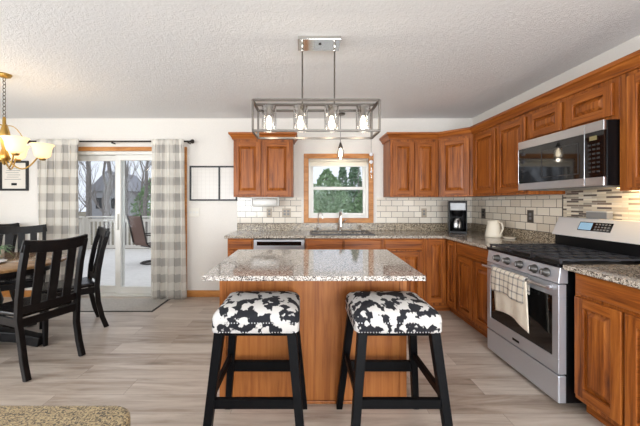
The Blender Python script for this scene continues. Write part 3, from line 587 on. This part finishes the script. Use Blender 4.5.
for x in lampx:
    g = MB().lathe((x, 2.17, 1.806), [(.052, 0), (.052, .176), (.02, .178)], 28).build('glass_shade', lamp_glass, ch)
    MB().lathe((x, 2.17, 1.915), [(0, 0), (.019, 0), (.021, .06), (.03, .064), (.03, .074), (0, .074)], 18).build('socket', nickel, g)
    MB().lathe((x, 2.17, 1.822), [(0, 0), (.010, .004), (.019, .022), (.021, .038), (.015, .070), (.011, .092), (0, .0925)], 18).build('bulb', bulb_m, g)
for x in lampx: lamp('chandelier_bulb_light', (x, 2.17, 1.775), .9, (1, .88, .72), .02)
pd = thing('pendant_lamp', 'single clear glass jar pendant hanging before the sink window', 'pendant lamp', (.474, 3.92, 2.45))
MB().lathe((.474, 3.92, 2.43), [(0, .0195), (.06, .0195), (.058, .004), (.02, 0), (0, 0)], 24).build('canopy', nickel, pd)
MB().tube([(.474, 3.92, 2.07), (.474, 3.92, 2.432)], .004, 8).build('cord', nickel, pd)
MB().lathe((.474, 3.92, 2.0), [(.0, .075), (.01, .073), (.022, .035), (.033, 0), (0, 0)], 20).build('cap', nickel, pd)
MB().lathe((.474, 3.92, 1.86), [(.036, 0), (.046, .02), (.047, .10), (.032, .139)], 24).build('glass_jar', lamp_glass, pd)
MB().lathe((.474, 3.92, 1.885), [(0, 0), (.02, .012), (.026, .04), (.014, .09), (.012, .114), (0, .1145)], 18).build('bulb', bulb_m, pd)
lamp('pendant_bulb_light', (.474, 3.92, 1.845), .35, (1, .88, .72), .02)
hs = thing('hanging_ornament', 'string of clear beads hanging at the right edge of the sink window', 'ornament', (.885, 3.98, 2.45))
MB().tube([(.885, 3.98, 1.63), (.885, 3.98, 2.449)], .0025, 6).build('string', nickel, hs)
for z, r in ((1.93, .026), (1.83, .026), (1.70, .016)): MB().lathe((.885, 3.98, z), [(0, -r), (r*.7, -r*.7), (r, 0), (r*.7, r*.7), (0, r)], 14).build('bead', plate_white, hs)
for z in (1.76, 1.66): MB().tube([(.885, 3.98, z), (.893, 3.978, z-.05)], .006, 6).build('charm', chrome, hs)
# dining chandelier
dc = thing('dining_chandelier', 'brass chandelier with frosted bell shades over the dining table', 'chandelier', (-2.70, 2.72, 2.45))
cx, cy = -2.70, 2.72
MB().lathe((cx, cy, 2.415), [(0, 0), (.018, 0), (.045, .012), (.055, .034), (0, .0345)], 28).build('canopy', brass, dc)
cn = MB()
for i in range(11):
    z = 2.405-i*.033; rr = [Vector((0.012*math.cos(a), 0, .02*math.sin(a))) for a in [k*math.pi/5 for k in range(11)]]
    cn.tube([Vector((cx, cy, z))+Matrix.Rotation(i*math.pi/2, 3, 'Z') @ q for q in rr], .0028, 6, False)
cn.build('chain', nickel, dc)
MB().lathe((cx, cy, 1.66), [(0, -.03), (.012, -.02), (.018, 0), (.045, .03), (.03, .08), (.016, .12), (.03, .2), (.034, .26), (.014, .33), (.012, .40), (0, .41)], 24).build('column', brass, dc)
for k in range(5):
    a = R(-30+72*k); d = Vector((math.cos(a), math.sin(a), 0)); c = Vector((cx, cy, 0))
    pts = [c+d*(.02+.24*t)+Z*(1.685-.10*math.sin(math.pi*min(1, t*1.15))**1+(.05*t)) for t in [i/12 for i in range(13)]]; pts[-1] = c+d*.26+Z*1.70
    ar = MB().tube(pts, .0065, 8).build('arm', brass, dc)
    top = c+d*.26
    MB().lathe(top+Z*1.695, [(0, 0), (.022, .004), (.03, .02), (.02, .035), (0, .036)], 18).build('lamp_cup', brass, ar)
    MB().lathe(top+Z*1.717, [(.028, 0), (.056, .022), (.064, .055), (.070, .095), (.084, .125), (.094, .134)], 28).build('bell_shade', frost, ar, solid=.004)
    MB().lathe(top+Z*1.731, [(0, 0), (.014, .004), (.026, .045), (.018, .07), (0, .078)], 16).build('bulb', bulb_soft, ar)
    sc_ = MB().tube([c+d*t*.14+Z*(1.98-.12*t+.06*math.sin(t*math.pi)) for t in [i/8 for i in range(9)]], .004, 6).build('scroll', brass, dc)
    lamp('dining_bulb_light', tuple(top+Z*1.90), .5, (1, .82, .55), .03)

# ------------------------------------------------------------------ curtains, rod, wall hangings
rd = thing('curtain_rod', 'dark bronze curtain rod above the glass door', 'curtain rod', (-2.57, 4.06, 2.117))
MB().tube([(-3.68, 4.06, 2.117), (-1.535, 4.06, 2.117)], .011, 12).build('rod', bronze, rd)
for x, sgn in ((-1.535, 1), (-3.68, -1)): MB().lathe((x, 4.06, 2.117), [(0, -.002), (.014, 0), (.014, .012), (.024, .02), (.03, .036), (.024, .052), (0, .06)], 18, (sgn, 0, 0)).build('finial', bronze, rd)
for x in (-1.56, -2.585, -3.69): MB().box(x-.008, x+.008, 4.06, YW-.0205 if x == -2.585 else YW-.001, 2.095 if x != -2.585 else 2.09, 2.108).build('bracket', bronze, rd, .002)
def curtain(label, x0, x1, folds, seed, flare=0):
    mb = MB(); uvs = []; W_ = x1-x0; nu, nv = folds*12, 40
    def f(u, v):
        am = .014+.034*min(1, (1-v)*3.5) if v < .97 else .016
        ph = 2*math.pi*folds*u+.5*math.sin(u*5+seed)+.25*math.sin(v*4+seed); x = x0+W_*u+flare*(1-v)*(u-.5)+.012*math.sin(ph*2)*(v < .97)
        y = 4.012+am*math.sin(ph)*.8; uvs.append((u*W_*1.05+.05*seed, v*2.12)); return Vector((x, y, .018+2.122*v))
    mb.grid(nu, nv, f); o = mb.build('curtain', curtain_m, None, solid=.002, uv=uvs, fix=False)
    return tag(o, label, 'curtain', 'checked curtains')
curtain('grey and white checked curtain panel left of the glass door', -3.555, -2.985, 6, 1.0)
curtain('grey and white checked curtain panel right of the glass door', -2.03, -1.60, 5, 2.2, .05)
hf = thing('wall_frame', 'black-framed two-part clear wall board left of the upper cabinet', 'wall board', (-1.24, YW, 1.316))
rect_frame(MB(), -1.567, -.915, 1.318, 1.797, .022, YW-.02, YW-.001).box(-1.172, -1.150, YW-.02, YW-.001, 1.34, 1.775).build('frame', frame_black, hf, .002)
def grid_mat():
    m, nt, b = newmat('faint_grid_board'); v = coords(nt, (1, 1, 1), (R(90), 0, 0)); br = N(nt, 'ShaderNodeTexBrick', offset=0.0, i_Scale=1.0, i_Mortar_Size=.0015, i_Brick_Width=.055, i_Row_Height=.055)
    for k, c in (('Color1', (212, 206, 198)), ('Color2', (212, 206, 198)), ('Mortar', (196, 189, 181))): br.inputs[k].default_value = lin(c)
    nt.links.new(v, br.inputs['Vector']); nt.links.new(br.outputs['Color'], b.inputs['Base Color']); b.inputs['Roughness'].default_value = .3; return m
gm = grid_mat(); MB().box(-1.545, -1.1725, YW-.008, YW-.004, 1.34, 1.775).build('calendar_board', gm, hf); MB().box(-1.1495, -.937, YW-.008, YW-.004, 1.34, 1.775).build('note_board', gm, hf)
pf = thing('picture_frame', 'small black-framed certificate left of the checked curtain', 'picture frame', (-3.97, YW, 1.457))
rect_frame(MB(), -4.165, -3.78, 1.457, 1.866, .028, YW-.024, YW-.001).build('frame', frame_black, pf, .002)
MB().box(-4.137, -3.808, YW-.012, YW-.004, 1.485, 1.838).build('print', plain('certificate_paper', (222, 214, 202), .8), pf)
tx = MB(); random.seed(3)
for i in range(6): wv = random.uniform(.09, .13); tx.box(-3.9725-wv, -3.9725+wv*random.uniform(.5, 1), YW-.0135, YW-.0125, 1.76-i*.03, 1.766-i*.03)
tx.build('printed_lines', grey_plastic, pf); MB().box(-4.01, -3.935, YW-.0135, YW-.0125, 1.53, 1.562).build('seal', dk_plastic, pf)

# ------------------------------------------------------------------ stools
def make_stool(label, cloth, loc):
    t = thing('counter_stool', label, 'stool', (0, 0, 0), 'cow print stools')
    hw, hd, zb, zt = .214, .186, .66, .735
    mb = MB(); nu, nv = 18, 14
    prof = []
    def ring(inset, z, r=.03):
        pts = []
        for sx, sy, a0 in ((1, 1, 0), (-1, 1, 90), (-1, -1, 180), (1, -1, 270)):
            for k in range(5):
                a = R(a0+k*22.5); pts.append(Vector((sx*(hw-inset-r)+r*math.cos(a), sy*(hd-inset-r)+r*math.sin(a), z)))
        return pts
    rings = [ring(.006, zb), ring(0, zb+.006), ring(0, .722), ring(.004, .740), ring(.018, .758), ring(.05, .772, .028), ring(.12, .781, .02)]
    V = [p for q in rings for p in q]; n = 20
    mb.add(V, [(i*n+k, i*n+(k+1) % n, (i+1)*n+(k+1) % n, (i+1)*n+k) for i in range(len(rings)-1) for k in range(n)], True)
    mb.add(rings[-1], [list(range(n))], True); mb.add(rings[0], [list(range(n))[::-1]])
    st = mb.build('seat', cloth, t)
    for zz in (.667, .712):                     # one run of nails per side and row
        for q in (-1, 1):
            nl = MB(); n2 = MB()
            for i in range(29): nl.lathe((-.197+.394*i/28, q*(hd-.001), zz), [(.0042, 0), (.003, .002), (0, .003)], 6, (0, q, 0))
            for i in range(23): n2.lathe((q*(hw-.001), -.155+.31*i/22, zz), [(.0042, 0), (.003, .002), (0, .003)], 6, (q, 0, 0))
            nl.build('nail_trim', steel, st); n2.build('nail_trim', steel, st)
    L = lambda sx, sy, z: Vector((sx*(.241-.064*z/.66), sy*((.262 if sy > 0 else .24)-(.104 if sy > 0 else .082)*z/.66), z))
    for sx in (-1, 1):
        for sy in (-1, 1): MB().bar(L(sx, sy, 0), L(sx, sy, .659), .036, .036, (1, 0, 0), .046, .044).build('leg', stool_black, t, .002, 1)
    for sy, z, hh in ((-1, .335, .045), (1, .29, .062)): MB().bar(L(-1, sy, z)+Vector((.018, 0, 0)), L(1, sy, z)-Vector((.018, 0, 0)), .026, hh, (0, 1, 0)).build('stretcher', stool_black, t, .002, 1)
    for sx in (-1, 1): MB().bar(L(sx, -1, .365)+Vector((0, .018, 0)), L(sx, 1, .365)-Vector((0, .018, 0)), .022, .04, (1, 0, 0)).build('stretcher', stool_black, t, .002, 1)
    MB().box(-.165, .165, -.145, .145, .632, .6595).build('apron', stool_black, t, .002, 1)
    t.location = loc; return t
make_stool('cow print counter stool in front of the left half of the island', cow('cow_print_navy', (0, 0, 0)), (-.238, 1.645, 0))
make_stool('cow print counter stool in front of the right half of the island', cow('cow_print_black', (3.3, 1.7, .4)), (.463, 1.645, 0))

# ------------------------------------------------------------------ dining set
tb = thing('dining_table', 'round dining table with brown top and dark pedestal', 'dining table', (-2.85, 2.72, 0)); cx, cy = -2.85, 2.72
MB().lathe((cx, cy, .728), [(0, 0), (.56, 0), (.585, .01), (.588, .026), (.58, .032), (0, .032)], 64).build('tabletop', table_wood, tb)
MB().lathe((cx, cy, .66), [(.44, 0), (.46, 0), (.46, .0675), (.44, .0675), (.44, 0)], 48).build('apron', black_wood, tb)
MB().lathe((cx, cy, .06), [(0, 0), (.15, 0), (.15, .05), (.085, .09), (.07, .20), (.105, .34), (.07, .48), (.09, .56), (.16, .60), (.16, .667), (0, .667)], 32).build('pedestal', black_wood, tb)
for k in range(4):
    a = R(2+90*k); d = Vector((math.cos(a), math.sin(a), 0)); c = Vector((cx, cy, 0)); s = Vector((-d.y, d.x, 0))
    MB().sweep([c+d*.10+Z*.105, c+d*.28+Z*.09, c+d*.40+Z*.06, c+d*.48+Z*.045], [(-.045, -.042), (.045, -.042), (.045, .042), (-.045, .042)], s).build('foot', black_wood, tb, .006)
tag(MB().lathe((-2.76, 2.62, .7605), [(0, 0), (.07, 0), (.10, .01), (.135, .018), (.134, .021), (.09, .013), (0, .006)], 36).build('plate', plate_white), 'white oval-looking plate on the dining table', 'plate')
pp = thing('potted_plant', 'small spiky green plant in the middle of the dining table', 'plant', (-2.98, 2.92, .7605))
MB().lathe((-2.98, 2.92, .761), [(0, 0), (.05, 0), (.065, .08), (.06, .08), (0, .07)], 24).build('pot', cream, pp)
lf = MB(); random.seed(8)
for k in range(16):
    a = k*2.4; d = Vector((math.cos(a), math.sin(a), 0)); s = Vector((-d.y, d.x, 0)); L_ = random.uniform(.14, .2); c = Vector((-2.98, 2.92, .83)); tl_ = random.uniform(.5, 1.1)
    pts = [c+d*L_*t+Z*(L_*tl_*t-.16*t*t) for t in (0, .35, .7, 1)]; wd = (.008, .012, .008, .001); V = [p+s*x*q for p, q in zip(pts, wd) for x in (-1, 1)]
    lf.add(V, [(2*i, 2*i+1, 2*i+3, 2*i+2) for i in range(3)], True)
lf.build('leaves', leaf_m, pp, solid=.002)
def make_chair():
    t = thing('dining_chair', 'dark dining chair with slatted back in front of the table nearest the kitchen', 'dining chair', (0, 0, 0), 'dark slat-back dining chairs')
    prof = [(-.085, 0), (-.045, .12), (-.012, .28), (0, .44), (-.012, .60), (-.045, .80), (-.095, .995)]
    def back(z):
        for (y0, z0), (y1, z1) in zip(prof, prof[1:]):
            if z <= z1: return y0+(y1-y0)*(z-z0)/(z1-z0)
        return prof[-1][0]
    for sx in (-1, 1):
        MB().sweep([(sx*(.205-.012*(z < .3)), y, z) for y, z in prof], [(-.018, -.022), (.018, -.022), (.018, .022), (-.018, .022)], (1, 0, 0)).build('leg', black_wood, t, .003)
        MB().bar((sx*.195, .40, .44), (sx*.20, .41, 0), .04, .04, (1, 0, 0), .03, .03).build('leg', black_wood, t, .003)
        MB().bar((sx*.197, .02, .405), (sx*.193, .385, .405), .022, .06, (1, 0, 0)).build('seat_rail', black_wood, t, .002)
    cr = [Vector((u, back(.965)-.028*(1-(u/.225)**2)+.0, .962+.012*(1-(u/.225)**2)*0+.02*(u/.225)**2)) for u in [-.228+.0456*i for i in range(11)]]
    MB().sweep(cr, [(-.045, -.012), (.045, -.012), (.045, .012), (-.045, .012)], (0, -.2, 1)).build('crest_rail', black_wood, t, .003)
    lo = [Vector((u, back(.50)-.016*(1-(u/.19)**2), .50)) for u in [-.186+.0372*i for i in range(11)]]
    MB().sweep(lo, [(-.028, -.011), (.028, -.011), (.028, .011), (-.028, .011)], (0, 0, 1)).build('lower_rail', black_wood, t, .002)
    for u in (-.108, 0, .108):
        pts = [Vector((u, back(z)-.010-.016*(z-.5)-.012*math.sin((z-.5)/.43*math.pi), z)) for z in [.515+.0425*i for i in range(11)]]
        MB().sweep(pts, [(-.032, -.006), (.032, -.006), (.032, .006), (-.032, .006)], (1, 0, 0)).build('slat', black_wood, t, .002)
    MB().bar((-.187, -.005, .405), (.187, -.005, .405), .022, .06, (0, 1, 0)).build('seat_rail', black_wood, t, .002); MB().bar((-.175, .405, .405), (.175, .405, .405), .022, .06, (0, 1, 0)).build('seat_rail', black_wood, t, .002)
    MB().prism([(-.18, .015), (.18, .015), (.21, .44), (-.21, .44)], .436, .475).build('seat', leather, t, .014, 3)
    return t
c0 = make_chair(); c0.location = (-2.02, 2.40, 0); c0.rotation_euler = (0, 0, R(70))
dup(c0, (-2.258, 3.234, 0), R(134), 'dark slatted dining chair standing closest to the glass door')
dup(c0, (-3.30, 3.52, 0), R(-140), 'dark slatted dining chair on the far side of the table')
dup(c0, (-4.00, 3.90, 0), R(180), 'dark slatted dining chair against the wall under the framed certificate')
mt = thing('door_mat', 'pale grey door mat with dark border at the glass door', 'mat', (-2.6, 3.84, 0))
MB().box(-3.02, -1.79, 3.57, 4.06, .0005, .006).build('border', plain('mat_border', (66, 62, 58), .9), mt); MB().box(-2.99, -1.815, 3.592, 4.05, .0062, .009).build('pile', noisy('grey_pile', (176, 170, 162), .95, 60, .4, .004, 10), mt)

# ------------------------------------------------------------------ outdoors
struct(MB().box(-6.6, 1.5, YW+.142, 9.1, -.2, -.1).build('deck_floor', deck_m), 'wooden deck coloured pale for overexposed daylight outside the glass door', 'deck')
struct(MB().box(-60, 60, 4.35, 90, -1.3, -1.2).build('ground', litter_m), 'brown leaf-covered ground beyond the deck', 'ground')
def railing(label, a, b):
    a, b = Vector(a), Vector(b); L_ = (b-a).length; d = (b-a).normalized(); s = Vector((-d.y, d.x, 0)); t = thing('deck_railing', label, 'railing', (a+b)/2, 'deck railings')
    MB().bar(a+Z*.97, b+Z*.97, .14, .035, s).build('cap_rail', rail_white, t); MB().bar(a+Z*.08, b+Z*.08, .035, .09, s).build('bottom_rail', rail_white, t); MB().bar(a+Z*.87, b+Z*.87, .035, .09, s).build('top_rail', rail_white, t)
    n = int(L_/1.6); 
    for i in range(n+1): p = a+d*L_*i/n; MB().bar(p, p+Z*.95, .09).build('post', rail_white, t)
    k = min(96, int(L_/.125))
    for i in range(k): p = a+d*(L_*(i+.5)/k); MB().bar(p+Z*.10, p+Z*.85, .04).build('baluster', rail_white, t)
railing('white deck railing along the far edge of the deck', (-6.45, 9, -.0995), (1.2, 9, -.0995)); railing('white deck railing on the left side of the deck', (-6.5, 4.5, -.0995), (-6.5, 8.85, -.0995))
pc = thing('patio_chair', 'brown sling swivel patio chair on the deck outside the glass door', 'patio chair', (0, 0, 0))
MB().grid(8, 20, lambda u, v: Vector(((u-.5)*.52, .24-.52*min(1, v*2.1)-(.22*(v-.476) if v > .476 else 0)*1.2, .44-.05*math.sin(min(1, v*2.1)*math.pi)+(1.25*(v-.476) if v > .476 else 0)))).build('sling', sling, pc, solid=.012)
for sx in (-1, 1):
    MB().tube([(sx*.27, .26, .43), (sx*.27, -.24, .42), (sx*.27, -.31, .50), (sx*.27, -.44, 1.12)], .016, 8).build('side_frame', dk_metal, pc)
    MB().tube([(sx*.29, -.33, .68), (sx*.31, -.1, .66), (sx*.31, .18, .65), (sx*.29, .22, .58), (sx*.27, .18, .43)], .015, 8).build('armrest', dk_metal, pc)
MB().tube([(0, 0, .05), (0, 0, .40)], .03, 12).build('swivel_post', dk_metal, pc); MB().lathe((0, 0, .0), [(.24, 0), (.27, .015), (.24, .03), (.21, .015), (.24, 0)], 32).build('base_ring', dk_metal, pc)
for k in range(3): a = R(120*k); MB().bar((0, 0, .03), (.24*math.cos(a), .24*math.sin(a), .02), .03).build('spoke', dk_metal, pc)
MB().box(-.2, .2, -.18, .18, .385, .40).build('seat_plate', dk_metal, pc)
pc.location = (-3.50, 7.0, -.0995); pc.rotation_euler = (0, 0, R(-32))
def bare_tree(label, seed, hgt):
    rnd = random.Random(seed); t = thing('bare_tree', label, 'tree', (0, 0, 0), 'bare trees beyond the deck'); tr = MB(); br = MB()
    n = 10; pts = [Vector((rnd.uniform(-.06, .06)*i*.4, rnd.uniform(-.06, .06)*i*.4, hgt*i/n)) for i in range(n+1)]
    tr.tube(pts, [.13*(1-i/n*.85) for i in range(n+1)], 8); tr.build('trunk', bark, t)
    def limb(p, d, L_, r, lev):
        q = [p]
        for i in range(4): d = (d+Vector((rnd.uniform(-.2, .2), rnd.uniform(-.2, .2), rnd.uniform(-.02, .22)))).normalized(); q.append(q[-1]+d*L_/4)
        br.tube(q, [r, r*.8, r*.6, r*.4, r*.2], 5, False)
        if lev < 2:
            for i in range(1, 5):
                for _ in range(1): nd = (d+Vector((rnd.uniform(-1, 1), rnd.uniform(-1, 1), rnd.uniform(.1, 1.1)))).normalized(); limb(q[i], nd, L_*.5, r*.45, lev+1)
    for i in range(2, n+1):
        for _ in range(2): a = rnd.uniform(0, 6.28); limb(pts[i], Vector((math.cos(a), math.sin(a), rnd.uniform(.8, 1.8))).normalized(), hgt*rnd.uniform(.10, .18), .045*(1.1-i/n), 0)
    br.build('branches', bark, t, fix=False); return t
bt_ = [bare_tree('slender bare grey tree beyond the deck railing', s, h_) for s, h_ in ((1, 9), (2, 11))]
def leafy(label, name, seed, hgt, rad, m, conic):
    rnd = random.Random(seed); t = thing(name, label, 'tree', (0, 0, 0), 'green trees beyond the house'); MB().tube([(0, 0, 0), (0, 0, hgt*.9)], [.12, .03], 8).build('trunk', bark, t)
    fo = MB()
    for i in range(1500):
        h_ = rnd.random()**.9; rr = rad*((1-h_)*.95+.08 if conic else math.sin(math.pi*(.12+.85*h_)))*math.sqrt(rnd.uniform(.15, 1)); a = rnd.uniform(0, 6.283); p = Vector((rr*math.cos(a), rr*math.sin(a), hgt*(.06+.94*h_)-.15*rr))
        n_ = Vector((rnd.gauss(0, 1), rnd.gauss(0, 1), rnd.gauss(0, 1))).normalized(); e1 = n_.orthogonal().normalized(); e2 = n_.cross(e1); s = rnd.uniform(.10, .24)
        fo.add([p+e1*s, p+e2*s*.4, p-e1*s, p-e2*s*.4], [(0, 1, 2, 3)])
    fo.build('foliage', m, t, fix=False); return t
pines = [leafy('dark green conical evergreen seen through the sink window', 'evergreen_tree', 4, 6.5, 1.5, needles, True), leafy('light green leafy tree seen through the sink window', 'leafy_tree', 5, 5.0, 1.6, needles2, False)]
rnd = random.Random(11); first = [True, True]
def put(lst, k, x, y, label, sc):
    src = lst[k]; 
    if not src.get('placed'): src['placed'] = 1; src.location = (x, y, -1.2); src.rotation_euler = (0, 0, rnd.uniform(0, 6)); src.scale = (sc,)*3; src['label'] = label
    else: o = dup(src, (x, y, -1.2), rnd.uniform(0, 6), label, sc)
kinds = (('dark green conical evergreen beyond the sink window'), ('light green leafy tree beyond the sink window'))
for x, y, k, sc in ((.3, 10.4, 1, .5), (2.6, 10.8, 1, .5), (1.5, 12.8, 1, .55), (0, 15, 1, .7), (3.2, 15, 1, .68), (1.7, 17.6, 1, .8), (-2.0, 18, 0, .8), (5.4, 18.4, 1, .8), (0, 21, 1, .9), (3.6, 21.4, 0, .9),
                    (-3.2, 14, 0, .8), (6.0, 13.5, 1, .7), (1.9, 25, 1, 1.05), (5.6, 25.4, 1, 1.0), (-2.2, 24.4, 0, 1.0), (-.2, 29.6, 0, 1.0), (3.8, 29.8, 0, 1.0)):
    put(pines, k, x, y, kinds[k], sc)
for x, y, sc in ((4.4, 11.6, .45), (-.9, 12.4, .45), (3.3, 18.2, .45)): put(bt_, 1, x, y, 'slender bare grey tree beyond the sink window', sc)
put(pines, 1, -9.3, 18.6, 'light green leafy tree far behind the patio chair', .8)
for i in range(14):
    y = 13+(i%4)*3.6+rnd.uniform(-.3, .3); x = -y*(.44+.42*(i//4)/3.4)-(i % 2)*1.0+.5; put(bt_, i % 2, x, y, 'slender bare grey tree beyond the deck railing', rnd.uniform(.75, 1.0))
hs_ = thing('neighbour_house', 'grey house with shingled gable roof among the trees beyond the left glass panel', 'house', (-29.2, 48, -1.2))
MB().box(-31.6, -26.8, 45, 52, -1.2, 3.2).build('walls', house_wall, hs_)
MB().add([(-32.1, 44.6, 3.0), (-26.3, 44.6, 3.0), (-32.1, 52.4, 3.0), (-26.3, 52.4, 3.0), (-29.2, 44.6, 6.0), (-29.2, 52.4, 6.0)], [(0, 1, 4), (3, 2, 5), (1, 3, 5, 4), (2, 0, 4, 5), (0, 2, 3, 1)]).build('roof', roof_m, hs_)
for x in (-31.0, -28.8): MB().box(x, x+1.2, 44.95, 44.99, .4, 2.0).build('window', blk_glass, hs_)
